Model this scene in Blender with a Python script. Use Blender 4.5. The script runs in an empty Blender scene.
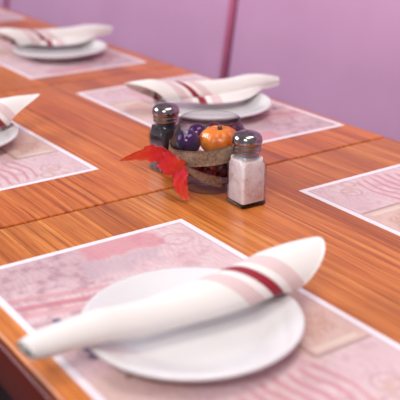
import bpy, bmesh, math, random
from mathutils import Vector, Matrix, noise as mnoise
random.seed(7)
PI = math.pi
scene = bpy.context.scene
C = scene.collection

# ------------------------------------------------------------------ camera, world, light, exposure
TZ = 0.75                                   # table height
cam_d = bpy.data.cameras.new('camera'); cam = bpy.data.objects.new('camera', cam_d); C.objects.link(cam)
cam.location = (0.918, -0.247, TZ + 0.41)
YAW, PITCH = math.radians(-214.571), math.radians(21.473)
fwd = Vector((math.cos(PITCH) * math.cos(YAW), math.cos(PITCH) * math.sin(YAW), -math.sin(PITCH)))
cam.rotation_euler = fwd.to_track_quat('-Z', 'Y').to_euler()
cam_d.sensor_width = 36; cam_d.lens = 872.5 / 400 * 36
cam_d.clip_start = 0.02
cam_d.dof.use_dof = True; cam_d.dof.focus_distance = 1.09; cam_d.dof.aperture_fstop = 5.0
scene.camera = cam

world = bpy.data.worlds.new('world'); scene.world = world; world.use_nodes = True
bg = world.node_tree.nodes['Background']
bg.inputs['Color'].default_value = (1.0, 0.93, 0.96, 1); bg.inputs['Strength'].default_value = 0.36

def area(name, loc, target, sx, sy, power, col):
    d = bpy.data.lights.new(name, 'AREA'); d.shape = 'RECTANGLE'; d.size = sx; d.size_y = sy; d.energy = power; d.color = col
    o = bpy.data.objects.new(name, d); C.objects.link(o); o.location = loc
    o.rotation_euler = (Vector(target) - Vector(loc)).to_track_quat('-Z', 'Y').to_euler()
    return o
area('window_light', (-2.3, -1.7, 2.5), (-.1, .35, TZ), 2.2, 1.5, 82, (0.86, 0.89, 1.0))
area('ceiling_light', (0.5, 0.6, 2.7), (0.1, .5, TZ), 1.4, 0.7, 19, (1.0, 0.94, 0.88))

scene.cycles.transparent_max_bounces = 32
area('front_fill_light', (1.5, -1.5, 2.7), (0.1, .35, TZ), 1.0, 0.6, 37, (0.97, 0.96, 1.0))  # added soft fill from the camera side to lift the shadows, no actual fixture
vs = scene.view_settings
scene.display_settings.display_device = 'sRGB'
vs.view_transform = 'Standard'; vs.look = 'None'; vs.gamma = 1; vs.use_curve_mapping = False; vs.exposure = 0.0

# ------------------------------------------------------------------ helpers
def lin(r, g, b):
    f = lambda c: (c / 255 / 12.92) if c / 255 <= 0.04045 else ((c / 255 + 0.055) / 1.055) ** 2.4
    return (f(r), f(g), f(b), 1)

class NT:
    """small node-graph builder"""
    def __init__(s, name):
        s.m = bpy.data.materials.new(name); s.m.use_nodes = True
        s.t = s.m.node_tree; s.n = s.t.nodes; s.n.clear()
        s.out = s.n.new('ShaderNodeOutputMaterial')
    def link(s, a, b): s.t.links.new(a, b)
    def put(s, sock, v):
        if isinstance(v, bpy.types.NodeSocket): s.link(v, sock)
        else: sock.default_value = v
    def math(s, op, a, b=0.0, c=0.0, clamp=False):
        n = s.n.new('ShaderNodeMath'); n.operation = op; n.use_clamp = clamp
        s.put(n.inputs[0], a); s.put(n.inputs[1], b); s.put(n.inputs[2], c); return n.outputs[0]
    def mix(s, f, a, b, mode='MIX'):
        n = s.n.new('ShaderNodeMix'); n.data_type = 'RGBA'; n.blend_type = mode
        s.put(n.inputs[0], f); s.put(n.inputs[6], a); s.put(n.inputs[7], b); return n.outputs[2]
    def noise(s, vec, scale, detail=3, rough=.55, dist=0.0):
        n = s.n.new('ShaderNodeTexNoise'); n.inputs['Scale'].default_value = scale
        n.inputs['Detail'].default_value = detail; n.inputs['Roughness'].default_value = rough; n.inputs['Distortion'].default_value = dist
        if vec is not None: s.link(vec, n.inputs['Vector'])
        return n.outputs['Fac']
    def vmul(s, vec, v, add=None):
        n = s.n.new('ShaderNodeVectorMath'); n.operation = 'MULTIPLY'; s.link(vec, n.inputs[0]); n.inputs[1].default_value = v
        o = n.outputs[0]
        if add is not None:
            a = s.n.new('ShaderNodeVectorMath'); a.operation = 'ADD'; s.link(o, a.inputs[0]); s.put(a.inputs[1], add); o = a.outputs[0]
        return o
    def coord(s, which='Object'):
        return s.n.new('ShaderNodeTexCoord').outputs[which]
    def step(s, x, lo, hi):
        n = s.n.new('ShaderNodeMapRange'); n.interpolation_type = 'SMOOTHSTEP'
        s.put(n.inputs[0], x); n.inputs[1].default_value = lo; n.inputs[2].default_value = hi
        n.inputs[3].default_value = 0; n.inputs[4].default_value = 1; return n.outputs[0]
    def ramp(s, fac, stops):
        n = s.n.new('ShaderNodeValToRGB'); e = n.color_ramp.elements
        while len(e) < len(stops): e.new(0.5)
        for k, (p, c) in enumerate(stops): e[k].position = p; e[k].color = c
        s.link(fac, n.inputs[0]); return n.outputs[0]
    def bump(s, h, strength=.2, dist=.001):
        n = s.n.new('ShaderNodeBump'); n.inputs['Strength'].default_value = strength; n.inputs['Distance'].default_value = dist
        s.link(h, n.inputs['Height']); return n.outputs[0]
    def bsdf(s, col, rough=.5, metal=0, normal=None, **kw):
        p = s.n.new('ShaderNodeBsdfPrincipled')
        s.put(p.inputs['Base Color'], col); s.put(p.inputs['Roughness'], rough); p.inputs['Metallic'].default_value = metal
        if normal is not None: s.link(normal, p.inputs['Normal'])
        for k, v in kw.items(): s.put(p.inputs[k.replace('_', ' ')], v)
        s.link(p.outputs[0], s.out.inputs[0]); return p

M = {}
def plain(name, col, rough=.5, metal=0, **kw):
    t = NT(name); t.bsdf(col, rough, metal, **kw); M[name] = t.m; return t.m

def mesh_obj(name, me_or_bm, mat, parent=None, loc=(0, 0, 0), rotz=0, smooth=True):
    if isinstance(me_or_bm, bmesh.types.BMesh):
        bmesh.ops.recalc_face_normals(me_or_bm, faces=me_or_bm.faces)
        me = bpy.data.meshes.new(name); me_or_bm.to_mesh(me); me_or_bm.free()
    else: me = me_or_bm
    if smooth:
        for p in me.polygons: p.use_smooth = True
    if mat is not None and not me.materials: me.materials.append(mat)
    o = bpy.data.objects.new(name, me); C.objects.link(o)
    o.location = loc; o.rotation_euler = (0, 0, rotz)
    if parent: o.parent = parent
    return o
def empty(name, loc=(0, 0, 0), rotz=0):
    o = bpy.data.objects.new(name, None); C.objects.link(o); o.location = loc; o.rotation_euler = (0, 0, rotz); o.empty_display_size = .05
    return o
def tag(o, label=None, cat=None, group=None, kind=None):
    if label: o['label'] = label
    if cat: o['category'] = cat
    if group: o['group'] = group
    if kind: o['kind'] = kind
    return o
def box_bm(x0, x1, y0, y1, z0, z1, bevel=0, seg=2, bm=None):
    b = bmesh.new()
    vs_ = [b.verts.new((x, y, z)) for x in (x0, x1) for y in (y0, y1) for z in (z0, z1)]
    for f in ((0, 1, 3, 2), (4, 6, 7, 5), (0, 4, 5, 1), (2, 3, 7, 6), (0, 2, 6, 4), (1, 5, 7, 3)): b.faces.new([vs_[i] for i in f])
    if bevel: bmesh.ops.bevel(b, geom=b.edges[:], offset=bevel, segments=seg, affect='EDGES', profile=.5)
    return b
def auto_smooth(o, ang=35):
    me = o.data
    b = bmesh.new(); b.from_mesh(me)
    for e in b.edges:
        e.smooth = not (len(e.link_faces) == 2 and e.calc_face_angle(0) > math.radians(ang))
    b.to_mesh(me); b.free(); return o
def lathe_bm(prof, seg=64, cap0=False, cap1=False):
    b = bmesh.new(); rings = []
    for r, z in prof:
        if r < 1e-6: rings.append([b.verts.new((0, 0, z))])
        else: rings.append([b.verts.new((r * math.cos(2 * PI * k / seg), r * math.sin(2 * PI * k / seg), z)) for k in range(seg)])
    for a, c in zip(rings, rings[1:]):
        for k in range(seg):
            k2 = (k + 1) % seg
            if len(a) == 1 and len(c) == 1: continue
            if len(a) == 1: b.faces.new((a[0], c[k], c[k2]))
            elif len(c) == 1: b.faces.new((a[k], a[k2], c[0]))
            else: b.faces.new((a[k], a[k2], c[k2], c[k]))
    if cap0 and len(rings[0]) > 1: b.faces.new(rings[0])
    if cap1 and len(rings[-1]) > 1: b.faces.new(rings[-1])
    return b
def grid_mesh(name, pts, uvs=None, thick=0):
    """pts[i][j] grid of Vectors -> mesh sheet, optional thickness"""
    b = bmesh.new(); uvl = b.loops.layers.uv.new('UVMap') if uvs else None
    n, m = len(pts), len(pts[0])
    def add(off, flip):
        V = [[b.verts.new(p) for p in row] for row in off]
        for i in range(n - 1):
            for j in range(m - 1):
                idx = [(i, j), (i + 1, j), (i + 1, j + 1), (i, j + 1)]
                if flip: idx.reverse()
                try: f = b.faces.new([V[a][c] for a, c in idx])
                except ValueError: continue
                if uvl:
                    for l, (a, c) in zip(f.loops, idx): l[uvl].uv = uvs[a][c]
        return V
    if not thick: add(pts, False)
    else:
        N = [[None] * m for _ in range(n)]
        for i in range(n):
            for j in range(m):
                du = pts[min(i + 1, n - 1)][j] - pts[max(i - 1, 0)][j]; dv = pts[i][min(j + 1, m - 1)] - pts[i][max(j - 1, 0)]
                nn = du.cross(dv); N[i][j] = nn.normalized() if nn.length > 1e-12 else Vector((0, 0, 1))
        A = add([[pts[i][j] + N[i][j] * thick / 2 for j in range(m)] for i in range(n)], False)
        B = add([[pts[i][j] - N[i][j] * thick / 2 for j in range(m)] for i in range(n)], True)
        per = [(i, 0) for i in range(n)] + [(n - 1, j) for j in range(1, m)] + [(i, m - 1) for i in range(n - 2, -1, -1)] + [(0, j) for j in range(m - 2, 0, -1)]
        for (a, c), (d, e) in zip(per, per[1:] + per[:1]):
            f = b.faces.new((A[a][c], A[d][e], B[d][e], B[a][c]))
            if uvl:
                for l, (x, y) in zip(f.loops, ((a, c), (d, e), (d, e), (a, c))): l[uvl].uv = uvs[x][y]
    me = bpy.data.meshes.new(name); b.to_mesh(me); b.free()
    for p in me.polygons: p.use_smooth = True
    return me

# ------------------------------------------------------------------ materials
def wood(key, name, mul):
    t = NT(name)
    oi = t.n.new('ShaderNodeObjectInfo'); rnd = oi.outputs['Random']
    cmb = t.n.new('ShaderNodeCombineXYZ'); t.link(t.math('MULTIPLY', rnd, 13.0), cmb.inputs[0]); t.link(t.math('MULTIPLY', rnd, 71.0), cmb.inputs[1])
    co = t.coord('Object')
    fine = t.noise(t.vmul(co, (12, 520, 260), cmb.outputs[0]), 1, 4, .6, .15)
    band = t.noise(t.vmul(co, (2.6, 150, 80), cmb.outputs[0]), 1, 3, .55, .5)
    blot = t.noise(t.vmul(co, (4, 9, 9), cmb.outputs[0]), 1, 2)
    base = t.ramp(band, [(.25, lin(160, 80, 30)), (.5, lin(212, 124, 58)), (.72, lin(232, 154, 88))])
    col = t.mix(t.step(fine, .52, .68), base, lin(140, 62, 26)); 
    col = t.mix(.45, base, col)
    tone = t.ramp(rnd, [(0, (0.72, 0.60, .52, 1)), (.35, (1, .95, .92, 1)), (.65, (.92, .80, .68, 1)), (1, (1.08, 1.05, .98, 1))])
    col = t.mix(1.0, col, tone, 'MULTIPLY')
    col = t.mix(t.math('MULTIPLY', t.step(blot, .5, .75), .35), col, lin(170, 70, 34))
    col = t.mix(1.0, col, mul, 'MULTIPLY')
    pore = t.noise(t.vmul(co, (30, 900, 400), cmb.outputs[0]), 1, 2, .6)
    col = t.mix(t.math('MULTIPLY', t.step(pore, .58, .70), .45), col, lin(112, 50, 18))
    lines = t.noise(t.vmul(co, (5, 300, 90), cmb.outputs[0]), 1, 3, .6, .3)
    col = t.mix(t.math('MULTIPLY', t.step(lines, .54, .64), .5), col, lin(124, 56, 20))
    rough = t.math('ADD', t.math('MULTIPLY', band, .18), .26)
    t.bsdf(col, rough, normal=t.bump(fine, .10, .0006), Coat_Weight=.12, Coat_Roughness=.2)
    M[key] = t.m
wood('wood', 'honey_oak', (1.0, 1.06, 1.0, 1)); wood('wood_red', 'red_oak', (1.0, .90, .80, 1))

def print_paper():
    """paper place mat: white margin, faded pink scenic print in sheet coordinates (u right, v away from the diner)"""
    t = NT('printed_paper')
    uv = t.coord('UV'); sp = t.n.new('ShaderNodeSeparateXYZ'); t.link(uv, sp.inputs[0]); u, v = sp.outputs[0], sp.outputs[1]
    a = 1.63
    def uvs(sx, sy): return t.vmul(uv, (sx * a, sy, 1))
    wob = t.math('MULTIPLY', t.math('SUBTRACT', t.noise(uvs(5, 5), 1, 2), .5), .16)
    uw = t.math('ADD', u, wob); vw = t.math('ADD', v, t.math('MULTIPLY', wob, 1.3))
    def box(x, y, x0, x1, y0, y1, s=.01):
        r = t.math('MULTIPLY', t.step(x, x0 - s, x0 + s), t.math('SUBTRACT', 1.0, t.step(x, x1 - s, x1 + s)))
        q = t.math('MULTIPLY', t.step(y, y0 - s, y0 + s), t.math('SUBTRACT', 1.0, t.step(y, y1 - s, y1 + s)))
        return t.math('MULTIPLY', r, q)
    def dist(cx, cy):
        dx = t.math('MULTIPLY', t.math('SUBTRACT', u, cx), a); dy = t.math('SUBTRACT', v, cy)
        return t.math('SQRT', t.math('ADD', t.math('MULTIPLY', dx, dx), t.math('MULTIPLY', dy, dy)))
    def band(x, c, w, s): # soft line
        return t.math('SUBTRACT', 1.0, t.step(t.math('ABSOLUTE', t.math('SUBTRACT', x, c)), w, w + s))
    def fac(m, k): return t.math('MULTIPLY', m, k)
    n1 = t.noise(uvs(4, 4), 1, 4); n2 = t.noise(uvs(16, 16), 1, 3); n3 = t.noise(uvs(60, 60), 1, 2)
    col = t.ramp(n1, [(.3, lin(226, 196, 200)), (.5, lin(233, 209, 210)), (.68, lin(223, 187, 193))])
    # fine engraved texture, all over
    eng = t.math('SINE', t.math('ADD', t.math('MULTIPLY', v, 210.0), t.math('MULTIPLY', n1, 60.0)))
    col = t.mix(fac(t.step(eng, .1, .9), .22), col, lin(196, 150, 160))
    col = t.mix(fac(t.step(n2, .52, .66), .35), col, lin(203, 160, 168))
    # mauve dusk on the left
    col = t.mix(fac(box(uw, vw, -.3, .17, -.3, .48, .09), .34), col, lin(168, 122, 138))
    col = t.mix(fac(t.math('MULTIPLY', box(uw, vw, .0, .35, -.1, .42, .05), t.step(n2, .42, .66)), .38), col, lin(150, 108, 126))
    # rose roofs along the left margin
    col = t.mix(fac(box(uw, vw, .01, .10, .44, .80, .022), .6), col, lin(214, 130, 140))
    col = t.mix(fac(box(uw, vw, .11, .20, .36, .74, .02), .5), col, lin(190, 168, 180))
    # slanting strokes
    dg = t.math('ADD', t.math('MULTIPLY', u, a * 1.0), t.math('MULTIPLY', v, -.25))
    for c, w, cc, k in ((.30, .012, lin(214, 150, 155), .6), (.37, .014, lin(205, 128, 138), .8), (.43, .016, lin(222, 160, 165), .6), (.52, .012, lin(190, 150, 160), .5)):
        col = t.mix(fac(t.math('MULTIPLY', band(dg, c, w, .012), box(u, v, .12, .45, -.1, .42, .03)), k), col, cc)
    # scrolls in the far left corner
    d = dist(.11, .86)
    rg = t.math('SINE', t.math('MULTIPLY', t.math('ADD', d, t.math('MULTIPLY', wob, .6)), 130.0))
    col = t.mix(fac(t.math('MULTIPLY', t.step(rg, .2, .8), t.math('SUBTRACT', 1.0, t.step(d, .06, .15))), .32), col, lin(200, 140, 152))
    # dark blue marks by the plate
    for cx, cy, r in ((.327, .12, .022), (.47, .13, .035), (.50, .12, .03), (.605, .15, .018)):
        dm = dist(cx, cy); col = t.mix(fac(t.math('SUBTRACT', 1.0, t.step(dm, r * .5, r)), .8), col, lin(62, 66, 120) if cx < .6 else lin(80, 62, 62))
    col = t.mix(fac(box(uw, vw, .55, .72, -.1, .3, .06), .4), col, lin(214, 176, 150))
    # sandy panel with a dark frame line and a gabled shape in it
    pan = box(u, v, .50, .76, .68, 1.2, .02)
    col = t.mix(fac(pan, .5), col, lin(226, 194, 166))
    col = t.mix(fac(t.math('MULTIPLY', box(uw, vw, .60, .70, .76, .93, .015), t.step(n3, .3, .6)), .55), col, lin(201, 148, 128))
    ln = t.math('MAXIMUM', t.math('MULTIPLY', band(u, .757, .003, .004), box(u, v, .6, .8, .72, .96, .01)), t.math('MULTIPLY', band(v, .715, .005, .008), box(u, v, .56, .76, .6, .8, .01)))
    col = t.mix(fac(ln, .55), col, lin(150, 118, 120))
    col = t.mix(fac(t.math('MULTIPLY', band(u, .735, .006, .004), box(u, v, .6, .8, .74, .93, .01)), .8), col, lin(238, 222, 205))
    # wavy red stripes
    wv = t.math('ADD', v, t.math('MULTIPLY', t.math('SINE', t.math('MULTIPLY', u, 34.0)), .012))
    wv = t.math('ADD', wv, t.math('MULTIPLY', wob, .25))
    st = t.math('SINE', t.math('MULTIPLY', wv, 2 * PI / .052))
    col = t.mix(fac(t.math('MULTIPLY', t.step(st, .0, .7), box(uw, vw, .77, .945, .12, .70, .02)), .72), col, lin(212, 142, 150))
    # small rings and scribbles on the right
    for cx, cy, r in ((.90, .80, .05), (.955, .74, .035)):
        col = t.mix(fac(band(dist(cx, cy), r, .004, .006), .5), col, lin(190, 148, 158))
    col = t.mix(fac(t.math('MULTIPLY', box(uw, vw, .9, .97, .7, .85, .03), t.step(n2, .45, .6)), .55), col, lin(219, 186, 160))
    col = t.mix(1.0, col, (.93, .905, .905, 1), 'MULTIPLY')
    # margin
    mar = box(u, v, .018, .982, .029, .971, .0015)
    inner = t.math('SUBTRACT', mar, box(u, v, .0225, .9775, .0365, .9635, .001))
    col = t.mix(mar, lin(243, 233, 238), col)
    col = t.mix(fac(inner, .45), col, lin(190, 160, 172))
    t.bsdf(col, .5, normal=t.bump(n3, .05, .0004))
    M['paper'] = t.m
print_paper()

def napkin_mat():
    t = NT('napkin_cotton')
    uv = t.coord('UV'); sp = t.n.new('ShaderNodeSeparateXYZ'); t.link(uv, sp.inputs[0])
    c = sp.outputs[0]                          # metres along the cloth, measured from the red band
    def band(x, ce, w):
        return t.math('SUBTRACT', 1.0, t.step(t.math('ABSOLUTE', t.math('SUBTRACT', x, ce)), w - .0004, w + .0004))
    red = band(c, 0, .0058)
    thin = None
    for k in range(5):
        for s in (-1, 1):
            b_ = band(c, s * (.0165 + k * .0034), .0009); thin = b_ if thin is None else t.math('MAXIMUM', thin, b_)
    wash = t.math('MAXIMUM', band(c, .0233, .0085), band(c, -.0233, .0085))
    col = lin(238, 232, 226)
    col = t.mix(t.math('MULTIPLY', wash, .10), col, lin(222, 160, 168))
    col = t.mix(t.math('MULTIPLY', thin, .6), col, lin(196, 100, 116))
    col = t.mix(red, col, lin(150, 20, 44))
    weave = t.noise(t.vmul(t.coord('Object'), (900, 900, 900)), 1, 1)
    t.bsdf(col, .85, normal=t.bump(weave, .15, .0005), Sheen_Weight=.15)
    M['napkin'] = t.m
napkin_mat()

def ceramic():
    t = NT('white_glazed_china'); n = t.noise(t.coord('Object'), 14, 2)
    col = t.ramp(n, [(.3, lin(226, 224, 224)), (.7, lin(231, 229, 229))])
    t.bsdf(col, .16, Coat_Weight=.3, Coat_Roughness=.06); M['china'] = t.m
ceramic()

def chrome():
    t = NT('worn_chrome'); n = t.noise(t.coord('Object'), 120, 3)
    col = t.ramp(n, [(.35, lin(132, 120, 122)), (.65, lin(176, 164, 166))])
    t.bsdf(col, t.math('ADD', t.math('MULTIPLY', n, .14), .06), 1, normal=t.bump(n, .06, .0004)); M['chrome'] = t.m
chrome()

def glass(name, tint, edge, pw=2.5, rp=3.2):
    t = NT(name)
    lw = t.n.new('ShaderNodeLayerWeight'); lw.inputs[0].default_value = .5
    fr = t.math('ADD', t.math('MULTIPLY', t.math('POWER', lw.outputs['Facing'], rp), .75), .022)
    tr = t.n.new('ShaderNodeBsdfTransparent'); t.link(t.mix(t.math('POWER', lw.outputs['Facing'], pw), tint, edge), tr.inputs[0])
    gl = t.n.new('ShaderNodeBsdfGlossy'); gl.inputs['Roughness'].default_value = .03; gl.inputs[0].default_value = (1, 1, 1, 1)
    mx = t.n.new('ShaderNodeMixShader'); t.link(fr, mx.inputs[0]); t.link(tr.outputs[0], mx.inputs[1]); t.link(gl.outputs[0], mx.inputs[2])
    t.link(mx.outputs[0], t.out.inputs[0]); M[name] = t.m
glass('clear_glass', (.97, .96, .97, 1), (.26, .18, .26, 1), 1.9, 5.0)
glass('shaker_glass', (.985, .98, .985, 1), (.36, .26, .34, 1), 2.2)

glass('base_glass', (.45, .33, .36, 1), (.12, .06, .10, 1))
def granular(name, c0, c1, c2, sc):
    t = NT(name); co = t.coord('Object')
    n = t.noise(co, sc, 4, .65); v = t.n.new('ShaderNodeTexVoronoi'); v.inputs['Scale'].default_value = sc * 1.2; t.link(co, v.inputs['Vector'])
    col = t.ramp(n, [(.33, c0), (.5, c1), (.68, c2)])
    t.bsdf(col, .8, normal=t.bump(v.outputs[0], .5, .001)); M[name] = t.m
granular('salt_grains', lin(230, 200, 192), lin(246, 238, 232), lin(250, 245, 240), 75)
granular('pepper_grains', lin(14, 10, 14), lin(36, 27, 36), lin(84, 68, 76), 420)

def burlap():
    t = NT('burlap'); uv = t.coord('UV')
    w1 = t.n.new('ShaderNodeTexWave'); w1.bands_direction = 'X'; w1.inputs['Scale'].default_value = 30; w1.inputs['Distortion'].default_value = 1.5; t.link(uv, w1.inputs[0])
    w2 = t.n.new('ShaderNodeTexWave'); w2.bands_direction = 'Y'; w2.inputs['Scale'].default_value = 5; w2.inputs['Distortion'].default_value = 1.5; t.link(uv, w2.inputs[0])
    n = t.noise(t.coord('Object'), 260, 3)
    h = t.math('MULTIPLY', t.math('ADD', w1.outputs['Fac'], w2.outputs['Fac']), n)
    col = t.ramp(h, [(.12, lin(62, 42, 32)), (.42, lin(136, 106, 84)), (.75, lin(204, 172, 144))])
    t.bsdf(col, .9, normal=t.bump(h, .6, .001)); M['burlap'] = t.m
burlap()

def leaf_cloth():
    t = NT('red_leaf_cloth'); uv = t.coord('UV'); sp = t.n.new('ShaderNodeSeparateXYZ'); t.link(uv, sp.inputs[0])
    n = t.noise(t.coord('Object'), 70, 3)
    f = t.math('ADD', t.math('MULTIPLY', sp.outputs[0], .55), t.math('MULTIPLY', n, .5))
    col = t.ramp(f, [(.2, lin(226, 24, 66)), (.5, lin(240, 44, 42)), (.8, lin(246, 104, 46))])
    p = t.bsdf(col, .55, normal=t.bump(n, .4, .001), Sheen_Weight=.3)
    tl = t.n.new('ShaderNodeBsdfTranslucent'); t.link(col, tl.inputs[0])
    mx = t.n.new('ShaderNodeMixShader'); mx.inputs[0].default_value = .3; t.link(p.outputs[0], mx.inputs[1]); t.link(tl.outputs[0], mx.inputs[2])
    t.link(mx.outputs[0], t.out.inputs[0]); M['leaf'] = t.m
leaf_cloth()

def pumpkin_mat():
    t = NT('orange_pumpkin'); n = t.noise(t.coord('Object'), 60, 3)
    t.bsdf(t.ramp(n, [(.3, lin(214, 96, 12)), (.6, lin(244, 140, 24)), (.8, lin(250, 176, 66))]), .32, Coat_Weight=.1); M['pumpkin'] = t.m
pumpkin_mat()
plain('stem', lin(74, 56, 40), .7)
plain('purple_ball', lin(74, 30, 88), .10, .5)
plain('red_berry', lin(120, 8, 22), .22)
plain('wine_ball', lin(84, 12, 34), .2)
plain('black_metal', lin(20, 16, 18), .5)
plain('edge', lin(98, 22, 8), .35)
plain('dark_gap', lin(40, 18, 12), .7)

def vinyl():
    t = NT('mauve_vinyl'); co = t.coord('Object')
    n = t.noise(co, 3.0, 3); f = t.noise(t.vmul(co, (260, 260, 260)), 1, 2)
    col = t.ramp(n, [(.3, lin(197, 146, 181)), (.7, lin(207, 156, 190))])
    t.bsdf(col, .48, normal=t.bump(f, .15, .0006), Specular_IOR_Level=.4); M['vinyl'] = t.m
vinyl()
plain('welt_pink', lin(206, 112, 146), .5)
def floor_mat():
    t = NT('dark_floor'); n = t.noise(t.coord('Object'), 6, 3)
    t.bsdf(t.ramp(n, [(.3, lin(22, 14, 14)), (.7, lin(34, 22, 20))]), .5); M['floor'] = t.m
floor_mat()
plain('wall_paint', lin(176, 150, 176), .8)

# ------------------------------------------------------------------ setting
tag(mesh_obj('floor', box_bm(-6, 4, -3.2, 1.75, -.05, 0), M['floor'], smooth=False), 'dark floor under the dining tables', kind='structure')
tag(mesh_obj('wall_back', box_bm(-6, 4, 1.65, 1.75, 0.0, 2.8), M['wall_paint'], smooth=False), 'mauve wall behind the banquette', kind='structure')

# banquette: leaning back panels on a bench
TW = 0.742; TL = 0.608; GAP = 0.0045
LEAN = math.radians(8.4)
bq = empty('banquette', (-1.0, 1.2, 0)); tag(bq, 'long mauve upholstered banquette bench along the back of the tables', 'bench')
SEAM = -0.7895; PW = 1.35
bx = bq.location
mesh_obj('bench_base', box_bm(-4.6, 1.9, -.18, .42, 0, .34, .004), M['black_metal'], bq, smooth=False)
for k in range(-2, 2):
    x0 = SEAM + k * PW + .003 - bx.x; x1 = x0 + PW - .006
    # seat cushion
    auto_smooth(mesh_obj('seat_cushion', box_bm(x0, x1, -.20, .33, .34, .46, .03, 4), M['vinyl'], bq), 60)
    # back cushion, built upright then leaned
    b = box_bm(x0, x1, 0, .10, 0, .80, .022, 4)
    for v in b.verts:
        z = v.co.z; y = v.co.y
        v.co.y = (1.0 - bx.y) + (z + .455 - (TZ - .0968)) * math.tan(LEAN) + y
        v.co.z = .455 + z
    auto_smooth(mesh_obj('back_cushion', b, M['vinyl'], bq), 60)
for k in range(-1, 2):
    xs = SEAM + k * PW - bx.x
    b = bmesh.new(); rings = []
    for i in range(2):
        z = .47 + i * .77; y = (1.0 - bx.y) + (z - (TZ - .0968)) * math.tan(LEAN) - .001
        rings.append([b.verts.new((xs + .0095 * math.cos(2 * PI * q / 12), y + .0095 * math.sin(2 * PI * q / 12), z)) for q in range(12)])
    for q in range(12): b.faces.new((rings[0][q], rings[0][(q + 1) % 12], rings[1][(q + 1) % 12], rings[1][q]))
    b.faces.new(rings[0]); b.faces.new(rings[1])
    mesh_obj('welt', b, M['welt_pink'], bq)

# ------------------------------------------------------------------ tables of oak staves
NST = 15; SWD = TW / NST
def stave_mesh(first=None):
    th = .042
    b = box_bm(0, TL - GAP, .00025, SWD - .00025, -th, 0, 0)
    # ends and joints lightly eased; outer staves get a rounded arris
    def edges(test): return [e for e in b.edges if all(test(v.co) for v in e.verts)]
    es = edges(lambda c: abs(c.z) < 1e-6 and (c.x < 1e-6 or True))
    top = [e for e in es]
    endtop = [e for e in top if abs(e.verts[0].co.x - e.verts[1].co.x) < 1e-6]
    sidetop = [e for e in top if e not in endtop]
    if first is None: bmesh.ops.bevel(b, geom=endtop, offset=.0018, segments=2, affect='EDGES', profile=.5)
    else:
        yo = .00025 if first else SWD - .00025
        out = [e for e in sidetop if abs(e.verts[0].co.y - yo) < 1e-5]
        bmesh.ops.bevel(b, geom=endtop + out, offset=.004, segments=3, affect='EDGES', profile=.5)
    me = bpy.data.meshes.new('plank'); bmesh.ops.recalc_face_normals(b, faces=b.faces); b.to_mesh(me); b.free()
    me.materials.append(M['wood']); return me
def red_copy(me):
    m = me.copy(); m.materials[0] = M['wood_red']; return m
ST = [stave_mesh(True), stave_mesh(None), stave_mesh(False)]; ST2 = [red_copy(m) for m in ST]
tlabels = ['nearest oak table, carrying the large sharp place setting in the foreground',
           'second oak table from the front, under the pepper shaker side of the row',
           'third oak table from the front, carrying the plate by the upper left edge',
           'farthest oak table, at the top left corner beside the banquette']
def dining_table(k):
    x0 = -k * TL + GAP / 2
    t = empty('dining_table', (x0, 0, 0)); tag(t, tlabels[k], 'table', 'oak tables pushed together in a row')
    for i in range(NST):
        p = bpy.data.objects.new('plank', (ST if k == 0 else ST2)[0 if i == 0 else 2 if i == NST - 1 else 1]); C.objects.link(p); p.parent = t
        p.location = (0, i * SWD, TZ - random.choice((0, 0, .00015, .0003)))
    w = TL - GAP
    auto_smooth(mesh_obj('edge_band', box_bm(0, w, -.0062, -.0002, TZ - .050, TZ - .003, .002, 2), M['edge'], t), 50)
    mesh_obj('subtop', box_bm(.02, w - .02, .02, TW - .02, TZ - .06, TZ - .0425), M['dark_gap'], t, smooth=False)
    auto_smooth(mesh_obj('pedestal', lathe_bm([(0, .03), (.05, .03), (.038, .06), (.038, TZ - .10), (.12, TZ - .075), (.12, TZ - .0605), (0, TZ - .0605)], 24), M['black_metal'], t, (w / 2, TW / 2, 0)))
    for a in (0, PI / 2):
        auto_smooth(mesh_obj('foot', box_bm(-.24, .24, -.035, .035, 0, .03, .006), M['black_metal'], t, (w / 2, TW / 2, 0), a + PI / 4))
    return t
for k in range(4): dining_table(k)

# ------------------------------------------------------------------ place mats
MW, MD, MT = .437, .268, .0005
def mat_mesh():
    b = bmesh.new(); uvl = b.loops.layers.uv.new('UVMap'); nx, ny = 14, 9
    T = [[b.verts.new((MW * (i / nx - .5), MD * (j / ny - .5), MT)) for j in range(ny + 1)] for i in range(nx + 1)]
    B = [[b.verts.new((MW * (i / nx - .5), MD * (j / ny - .5), 0)) for j in range(ny + 1)] for i in range(nx + 1)]
    for i in range(nx):
        for j in range(ny):
            for V, fl in ((T, 0), (B, 1)):
                idx = [(i, j), (i + 1, j), (i + 1, j + 1), (i, j + 1)]
                if fl: idx.reverse()
                f = b.faces.new([V[a][c] for a, c in idx])
                for l, (a, c) in zip(f.loops, idx): l[uvl].uv = (a / nx, c / ny)
    per = [(i, 0) for i in range(nx + 1)] + [(nx, j) for j in range(1, ny + 1)] + [(i, ny) for i in range(nx - 1, -1, -1)] + [(0, j) for j in range(ny - 1, 0, -1)]
    for (a, c), (d, e) in zip(per, per[1:] + per[:1]):
        f = b.faces.new((B[a][c], B[d][e], T[d][e], T[a][c]))
        for l in f.loops: l[uvl].uv = (.002, .002)
    me = bpy.data.meshes.new('placemat'); b.to_mesh(me); b.free(); me.materials.append(M['paper']); return me
mat_me = mat_mesh()
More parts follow.
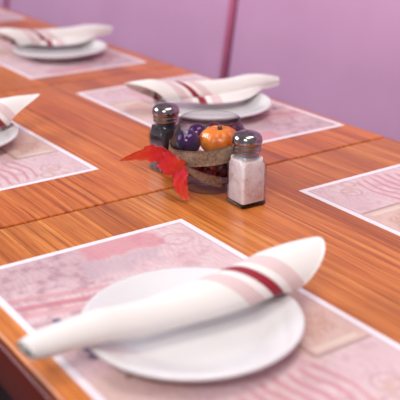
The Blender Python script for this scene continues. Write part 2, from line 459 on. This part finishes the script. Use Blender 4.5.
mats = [  # centre x, y, rotation, label
    (.099 + MW / 2, .022 + MD / 2, 0, 'pink printed paper placemat under the large plate in the foreground'),
    (-.116 - MW / 2, .293 - MD / 2 - .002, math.radians(.8), 'pink printed paper placemat at the left edge, left of the red ribbon'),
    (-.081 - MW / 2, .462 + MD / 2, PI, 'pink printed paper placemat behind the pepper shaker and glass bowl'),
    (.107 + MW / 2, .470 + MD / 2, PI, 'empty pink printed paper placemat at the right edge, right of the salt'),
    (-.668 - MW / 2, .440 + MD / 2, PI, 'pink printed paper placemat under the blurred plate at upper left'),
    (-1.321 - MW / 2, .452 + MD / 2, PI, 'farthest pink placemat, only a corner showing at the top left'),
]
for x, y, r, lb in mats:
    o = bpy.data.objects.new('placemat', mat_me); C.objects.link(o); o.location = (x, y, TZ + .0001); o.rotation_euler = (0, 0, r)
    tag(o, lb, 'placemat', 'printed paper placemats')
MATZ = TZ + .0001 + MT

# ------------------------------------------------------------------ plates
def plate_mesh():
    prof = [(0, .0045), (.050, .0045), (.054, .0015), (.056, 0), (.060, 0), (.062, .002), (.066, .0045), (.085, .0115), (.099, .0165), (.1015, .0178), (.1024, .0195), (.1016, .0211), (.0995, .0216),
            (.096, .0206), (.084, .0163), (.074, .0124), (.068, .0102), (.064, .0092), (.055, .0088), (.02, .0087), (0, .0087)]
    b = lathe_bm(prof, 96); bmesh.ops.recalc_face_normals(b, faces=b.faces)
    me = bpy.data.meshes.new('plate'); b.to_mesh(me); b.free()
    for p in me.polygons: p.use_smooth = True
    me.materials.append(M['china']); return me
pl_me = plate_mesh()
plates = [(.338, .144, 'large white china plate in the foreground under a striped napkin'),
          (-.333, .157, 'white china plate cut off by the left edge of the picture'),
          (-.264, .593, 'white china plate behind the glass bowl, right of the pepper shaker'),
          (-.830, .584, 'blurred white china plate at the upper left, near the banquette')]
for x, y, lb in plates:
    o = bpy.data.objects.new('plate', pl_me); C.objects.link(o); o.location = (x, y, MATZ)
    tag(o, lb, 'plate', 'white dinner plates')

# ------------------------------------------------------------------ rolled napkins
def napkin_mesh(seed, flap=.03, tip_len=.05, tip_pow=3, base=.255, stripe=.067, bulge=.004, tip_at=105, nose_len=.06, nose_amt=.22, dx=0, tw=0):
    rs = random.Random(seed); ph = [rs.uniform(0, 6.28) for _ in range(6)]
    NS = 56; y0 = -.158
    path = []                                   # (kind, value) round the section
    for i in range(7): path.append(('flap', 1 - i / 7))
    NP = 104; a0, a1 = math.radians(205), math.radians(205 - 360 * 2.4)
    for i in range(NP): path.append(('roll', a0 + (a1 - a0) * i / (NP - 1)))
    pts, uvs = [], []
    for si in range(NS + 1):
        s = si / NS; row, urow = [], []
        fl = flap * math.sin(PI * min(1, max(0, (s - .18) / .68))) ** .8
        for kind, val in path:
            ang = val if kind == 'roll' else a0
            turn = (a0 - ang) / (2 * PI)
            tip = tip_len * max(0, math.cos((ang - math.radians(tip_at)) * .5)) ** tip_pow if turn < 1.0 else .01 * max(0, math.cos((ang - math.radians(105)) * .5))
            if kind == 'flap': tip *= (1 - val)
            y = y0 + s * (base + tip) + .004 * math.sin(ang + ph[2]) * (1 - s)
            e = max(0, (y - y0) / .29) ** .9
            a = .0125 + (.0300 - .0125) * e; bh = .0120 + (.0200 - .0120) * e
            inner = .0017 * turn + .0020 * max(0, turn - 1)
            close = max(0, 1 - s / .35)                      # narrow end is rolled tight
            sh = 1 - close * .40 * max(0, turn - .7)
            nose = 1 - nose_amt * max(0, 1 - s / nose_len) ** 2
            aa, bb = max(a - inner, .003) * sh * nose, max(bh - inner, .003) * sh * nose
            wr = .0007 * math.sin(3 * ang + 9 * s + ph[0]) * s + .0006 * math.sin(5 * s * PI + ph[1] + ang)
            x = (aa + wr) * math.cos(ang); z = bh + (bb + wr) * math.sin(ang)
            if math.sin(ang) < 0: z = bh + (bb + wr) * math.sin(ang) * .92
            if kind == 'flap':
                x -= fl * val; z += bulge * math.sin(PI * min(1, val * 1.1)) * fl / max(flap, .001) - .006 * val * (1 if flap > .04 else .3)
                z = max(z, -.004)
            droop = -.004 * max(0, (s - .8) / .2) ** 2 - .0075 * max(0, 1 - (y / .088) ** 2) * (1 if kind == 'roll' or val < .3 else .6)
            zz = z + droop
            rp = math.hypot(x * math.cos(tw) - y * math.sin(tw) + dx, y * math.cos(tw) + x * math.sin(tw))
            floor_z = .0092 if rp < .064 else .0092 + (rp - .064) / .0355 * .0124 if rp < .0995 else .0216 if rp < .1045 else -1
            row.append(Vector((x, y, max(zz, floor_z - .0222 + .0012))))   # rests on the plate's profile
            # stripe coordinate: the cloth is rolled on the bias
            aw = ang if turn < 1 else ang + 2 * PI
            urow.append((y - (stripe - .0135 * aw) if turn < 1.12 else .2 + y, val if kind == 'flap' else turn))
        pts.append(row); uvs.append(urow)
    me = grid_mesh('napkin', pts, uvs, .0011); me.materials.append(M['napkin']); return me
naps = [(.338, .144, 0, -.002, math.radians(-2.5), dict(tip_len=.056, tip_pow=2.2, tip_at=118, base=.258, stripe=.075, flap=.002), 'large cream napkin with red stripe rolled on the foreground plate'),
        (-.333, .157, 0, 0, math.radians(1), dict(tip_len=.066, tip_pow=5, base=.246, flap=.002), 'pointed cream napkin end with red stripe at the left edge'),
        (-.264, .593, PI, .036, math.radians(-9), dict(tip_len=.06, tip_pow=3, base=.232, stripe=.064, flap=.042, bulge=.007, tip_at=62, nose_len=.2, nose_amt=.62), 'cream striped napkin rolled on the plate behind the glass bowl'),
        (-.830, .584, PI, .066, math.radians(-4), dict(tip_len=.06, tip_pow=3, base=.232, stripe=.06, flap=.045, bulge=.008, tip_at=62, nose_len=.2, nose_amt=.58), 'blurred cream striped napkin rolled on the upper left plate')]
for k, (x, y, r, dx, tw, kw, lb) in enumerate(naps):
    off = Matrix.Rotation(r, 3, 'Z') @ Vector((dx, 0, 0))
    o = mesh_obj('rolled_napkin', napkin_mesh(k + 3, dx=dx, tw=tw, **kw), None, None, (x + off.x, y + off.y, MATZ + .0222), r + tw)
    tag(o, lb, 'napkin', 'rolled striped napkins')

# ------------------------------------------------------------------ salt and pepper shakers
def rsq(half, rad, z, n=8):
    """rounded-square ring (4*n points)"""
    out = []
    for q in range(4):
        cx, cy = [(1, 1), (-1, 1), (-1, -1), (1, -1)][q]
        for i in range(n):
            a = q * PI / 2 + (PI / 2) * i / (n - 1)
            out.append((cx * (half - rad) + rad * math.cos(a), cy * (half - rad) + rad * math.sin(a), z))
    return out
def loft(rings, cap0=True, cap1=True):
    b = bmesh.new(); R_ = [[b.verts.new(p) for p in r] for r in rings]
    for a, c in zip(R_, R_[1:]):
        n = len(a)
        for k in range(n): b.faces.new((a[k], a[(k + 1) % n], c[(k + 1) % n], c[k]))
    if cap0: b.faces.new(list(reversed(R_[0])))
    if cap1: b.faces.new(R_[-1])
    return b
def shaker(name, label, loc, rot, filling, fname, flevel):
    t = empty(name, loc, rot); tag(t, label, 'shaker')
    H = .0188
    prof = [(H - .002, .003, 0), (H, .0035, .002), (H, .0035, .053), (H - .0008, .006, .057), (H - .0032, .011, .0625), (.0152, .0150, .067), (.0150, .0149, .074)]
    inner = [(H - .0014, .004, .0055), (H - .0012, .0040, .0075), (H - .0012, .0040, .0530), (H - .002, .006, .0568), (H - .0044, .011, .0618), (.0134, .0132, .0665), (.0132, .0131, .074)]
    outer_r = [rsq(h, r, z) for h, r, z in prof]; inner_r = [rsq(h, r, z) for h, r, z in reversed(inner)]
    g = loft(outer_r + inner_r, True, True)
    body = auto_smooth(mesh_obj('glass_body', g, M['shaker_glass'], t), 40)
    auto_smooth(mesh_obj('base_slab', loft([rsq(H - .0022, .003, .0004), rsq(H - .0004, .0033, .0022), rsq(H - .0004, .0033, .0048)]), M['base_glass'], body), 40)
    fr = []
    for h, r, z in inner:
        if z < flevel: fr.append(rsq(h - .0006, max(r - .0004, .001), z + .0004))
    # level surface, slightly slumped
    h, r, _ = [q for q in inner if q[2] < flevel][-1]
    top = rsq(h - .0010, max(r - .0004, .001), flevel)
    top = [(x, y, z + .0016 * math.sin(260 * x) - .0012 * math.cos(200 * y)) for x, y, z in top]
    fr.append(top)
    auto_smooth(mesh_obj(fname, loft(fr), filling, t), 50)
    cp = [(.0138, .0705), (.0166, .0700), (.0176, .0708), (.0178, .0725), (.0168, .0738), (.0168, .0745), (.0179, .0757), (.0179, .0774), (.0168, .0786), (.0170, .0796), (.0186, .0808), (.0192, .0826), (.0191, .0850),
          (.0182, .0885), (.0160, .0915), (.0125, .0936), (.008, .0948), (.004, .0952), (0, .0953)]
    cap = mesh_obj('screw_cap', lathe_bm(cp, 56), M['chrome'], t)
    for i, (rr, n) in enumerate(((0, 1), (.0055, 6), (.0100, 9))):
        for k in range(n):
            a = 2 * PI * k / n
            z = .0953 - (0 if rr == 0 else .00075 if rr < .006 else .0022)
            hb = lathe_bm([(0, 0), (.0010, 0), (.0010, .0003), (0, .0003)], 10)
            ho = mesh_obj('pour_hole', hb, M['black_metal'], cap, (rr * math.cos(a), rr * math.sin(a), z), 0)
            ho.rotation_euler = (0, .0 if rr == 0 else math.atan2(rr, .030), a)
    return t
shaker('salt_shaker', 'square glass shaker filled with white salt under a chrome cap', (.101, .387, TZ), math.radians(-2), M['salt_grains'], 'salt', .0605)
shaker('pepper_shaker', 'square glass shaker filled with dark pepper under a chrome cap', (-.066, .374, TZ), math.radians(4), M['pepper_grains'], 'pepper', .0615)

# ------------------------------------------------------------------ glass bowl with autumn filling
JX, JY = .025, .384
RV = Vector((.568, .823, 0)); CV = Vector((.823, -.568, 0)); UP = Vector((0, 0, 1))
def jl(r, c, z): return RV * r + CV * c + UP * z     # bowl-local point: right, towards the viewer's side of the room, up
jar = empty('glass_bowl', (JX, JY, TZ)); tag(jar, 'round clear glass bowl tied with burlap and a red leafy ribbon', 'bowl')
outer = [(0, 0), (.030, 0), (.0335, .0012), (.0345, .004), (.0350, .008), (.0385, .014), (.0450, .026), (.0495, .039), (.0518, .052), (.0508, .065), (.0470, .077), (.0425, .0855), (.0402, .0900), (.0402, .0930), (.0398, .0942)]
inn = [(.0386, .0940), (.0384, .0905), (.0408, .0852), (.0450, .0768), (.0488, .0648), (.0497, .0520), (.0475, .0390), (.0430, .0265), (.0365, .0150), (.0300, .0105), (0, .0095)]
mesh_obj('bowl_glass', lathe_bm(outer + inn, 72), M['clear_glass'], jar)
def jr(z):
    for (r0, z0), (r1, z1) in zip(outer[1:], outer[2:]):
        if z0 <= z <= z1: return r0 + (r1 - r0) * (z - z0) / (z1 - z0)
    return .04
# burlap band round the bowl, lower on the tied side
pts, uvs = [], []
NB = 96
for i in range(NB + 1):
    a = 2 * PI * i / NB; row, ur = [], []
    for j in range(7):
        w = j / 6 - .5
        zc = .0575 + .0075 * math.cos(a) + w * .0205
        r = jr(zc) + .0022 + .0006 * math.sin(7 * a + 5 * w)
        row.append(jl(r * math.cos(a), r * math.sin(a), zc)); ur.append((i / NB * 14, w))
    pts.append(row); uvs.append(ur)
me = grid_mesh('burlap_band', pts, uvs, .0012); me.materials.append(M['burlap']); mesh_obj('burlap_band', me, None, jar)
# burlap tail hanging from the knot
pts, uvs = [], []
for i in range(15):
    s = i / 14; row, ur = [], []
    a = math.radians(132 - 60 * s); zc = .048 - .034 * s + .008 * s * s
    for j in range(5):
        w = j / 4 - .5
        wd = .013 + .006 * s
        z = zc + w * wd * (1 if s < .9 else .9); aa = a + w * .10
        r = jr(max(z, .004)) + .0045 + .004 * math.sin(PI * s)
        row.append(jl(r * math.cos(aa), r * math.sin(aa), z)); ur.append((s * 3, w))
    pts.append(row); uvs.append(ur)
me = grid_mesh('burlap_tail', pts, uvs, .0012); me.materials.append(M['burlap']); mesh_obj('burlap_tail', me, None, jar)
# red leafy ribbon: two pointed tails and a puffed knot
def ribbon(name, spine, widths, wdir, seed, v0=0.0):
    rs = random.Random(seed); pts, uvs = [], []
    n = len(spine)
    for i in range(n * 4 - 3):
        f = i / 4; k = min(int(f), n - 2); q = f - k
        p0, p1, p2, p3 = (Vector(spine[max(min(m, n - 1), 0)]) for m in (k - 1, k, k + 1, k + 2))
        p = 0.5 * ((2 * p1) + (p2 - p0) * q + (2 * p0 - 5 * p1 + 4 * p2 - p3) * q * q + (3 * p1 - p0 - 3 * p2 + p3) * q ** 3)
        w = widths[k] + (widths[k + 1] - widths[k]) * q
        d = Vector(wdir[k]).lerp(Vector(wdir[k + 1]), q).normalized()
        row, ur = [], []
        for j in range(7):
            e = j / 6 - .5
            ruf = .0022 * math.sin(i * 1.1 + j * 1.7 + seed) * (1 if 0 < i else 0)
            jag = 1 + .14 * math.sin(i * 2.3 + seed * 2 + (0 if e < 0 else 2))
            pp = p + d * (e * w * jag) + Vector((0, 0, 1)).cross(d).normalized() * ruf if abs(d.z) < .95 else p + d * (e * w * jag) + CV * ruf
            row.append(jl(pp.x, pp.y, max(pp.z, .0008))); ur.append((v0 + (1 - v0) * i / (n * 4 - 4), j / 6))
        pts.append(row); uvs.append(ur)
    me = grid_mesh(name, pts, uvs, .0008); me.materials.append(M['leaf']); return mesh_obj(name, me, None, jar)
# spine points in (right, towards viewer, up)
ribbon('ribbon_tail', [(-.046, .040, .050), (-.060, .042, .056), (-.075, .040, .060), (-.092, .038, .056), (-.113, .036, .049)],
       [.018, .026, .025, .016, .002], [(0, .2, 1)] * 3 + [(.15, .4, 1)] * 2, 1)
ribbon('ribbon_tail', [(-.040, .046, .046), (-.038, .051, .036), (-.038, .055, .024), (-.034, .058, .012), (-.028, .061, .004)],
       [.016, .020, .018, .014, .005], [(1, .1, .1), (1, .2, .2), (1, .1, .2), (1, 0, .4), (1, 0, .5)], 4)
ribbon('ribbon_loop', [(-.066, .036, .050), (-.058, .045, .050), (-.047, .050, .046), (-.038, .049, .041), (-.034, .044, .040)],
       [.020, .030, .030, .026, .014], [(.2, .3, 1), (.3, .2, 1), (.45, .2, .9), (.5, .2, .8), (.5, 0, .8)], 7)

# filling
def blob(name, mat, label, cat, loc, rx, rz, group=None, ribs=0, dep=.0):
    b = bmesh.new(); bmesh.ops.create_uvsphere(b, u_segments=40, v_segments=20, radius=1)
    for v in b.verts:
        a = math.atan2(v.co.y, v.co.x); k = 1 - dep * (.5 + .5 * math.cos(ribs * a)) ** 2 if ribs else 1
        zz = v.co.z
        v.co.x *= rx * k; v.co.y *= rx * k; v.co.z *= rz
        if ribs: v.co.z -= rz * .22 * math.exp(-((v.co.x ** 2 + v.co.y ** 2) / (rx * .35) ** 2)) * (1 if zz > 0 else -1)
    o = mesh_obj(name, b, mat); o.location = Vector((JX, JY, TZ)) + loc
    return tag(o, label, cat, group)
pk = empty('mini_pumpkin', Vector((JX, JY, TZ)) + jl(.0130, -.002, .0440)); tag(pk, 'small glossy orange pumpkin on top inside the glass bowl', 'pumpkin')
b = bmesh.new(); bmesh.ops.create_uvsphere(b, u_segments=48, v_segments=22, radius=1)
for v in b.verts:
    a = math.atan2(v.co.y, v.co.x); k = 1 - .10 * (.5 + .5 * math.cos(9 * a)) ** 3; zz = v.co.z
    v.co.x *= .0275 * k; v.co.y *= .0275 * k; v.co.z = .0195 * zz - .0055 * math.exp(-(v.co.x ** 2 + v.co.y ** 2) / .0085 ** 2) * (1 if zz > 0 else -1) + .0195
mesh_obj('flesh', b, M['pumpkin'], pk)
mesh_obj('stem', lathe_bm([(0, .031), (.0042, .031), (.0032, .0345), (.0030, .0375), (.0034, .0385), (0, .0388)], 10), M['stem'], pk)
blob('ball_ornament', M['purple_ball'], 'shiny purple ball ornament at the left inside the glass bowl', 'ornament', jl(-.0290, .006, .063), .0172, .0172)
blob('ball_ornament', M['wine_ball'], 'dark wine red ball ornament directly behind the pumpkin in the bowl', 'ornament', jl(.006, -.0345, .0660), .0125, .0125)
blob('ball_ornament', M['wine_ball'], 'dark wine red ball ornament right behind the pumpkin, nearest the bowl rim', 'ornament', jl(.0315, -.0235, .0700), .0095, .0095)
blob('ball_ornament', M['purple_ball'], 'shiny purple ball ornament low behind the pumpkin in the bowl', 'ornament', jl(-.016, -.030, .064), .0135, .0135)
spots = [(0, 0, .0290, .0180)]
for k in range(9):
    a = 2 * PI * k / 9 + .2; spots.append((.0305 * math.cos(a), .0305 * math.sin(a), .0305 + .0012 * math.sin(3 * k), .0098))
for k in range(8):
    a = 2 * PI * k / 8 + .1
    if -2.6 < a - 2 * PI < -.5 or a < 2.6: spots.append((.0385 * math.cos(a), .0385 * math.sin(a), .0475, .0080))
for i, (r, c, z, s) in enumerate(spots):
    big = s > .016
    blob('berry', M['wine_ball'] if i % 3 == 2 or big else M['red_berry'], 'dark red berry packed below the pumpkin inside the glass bowl', 'berry', jl(r, c, z), s, s, 'dark red berries in the glass bowl')
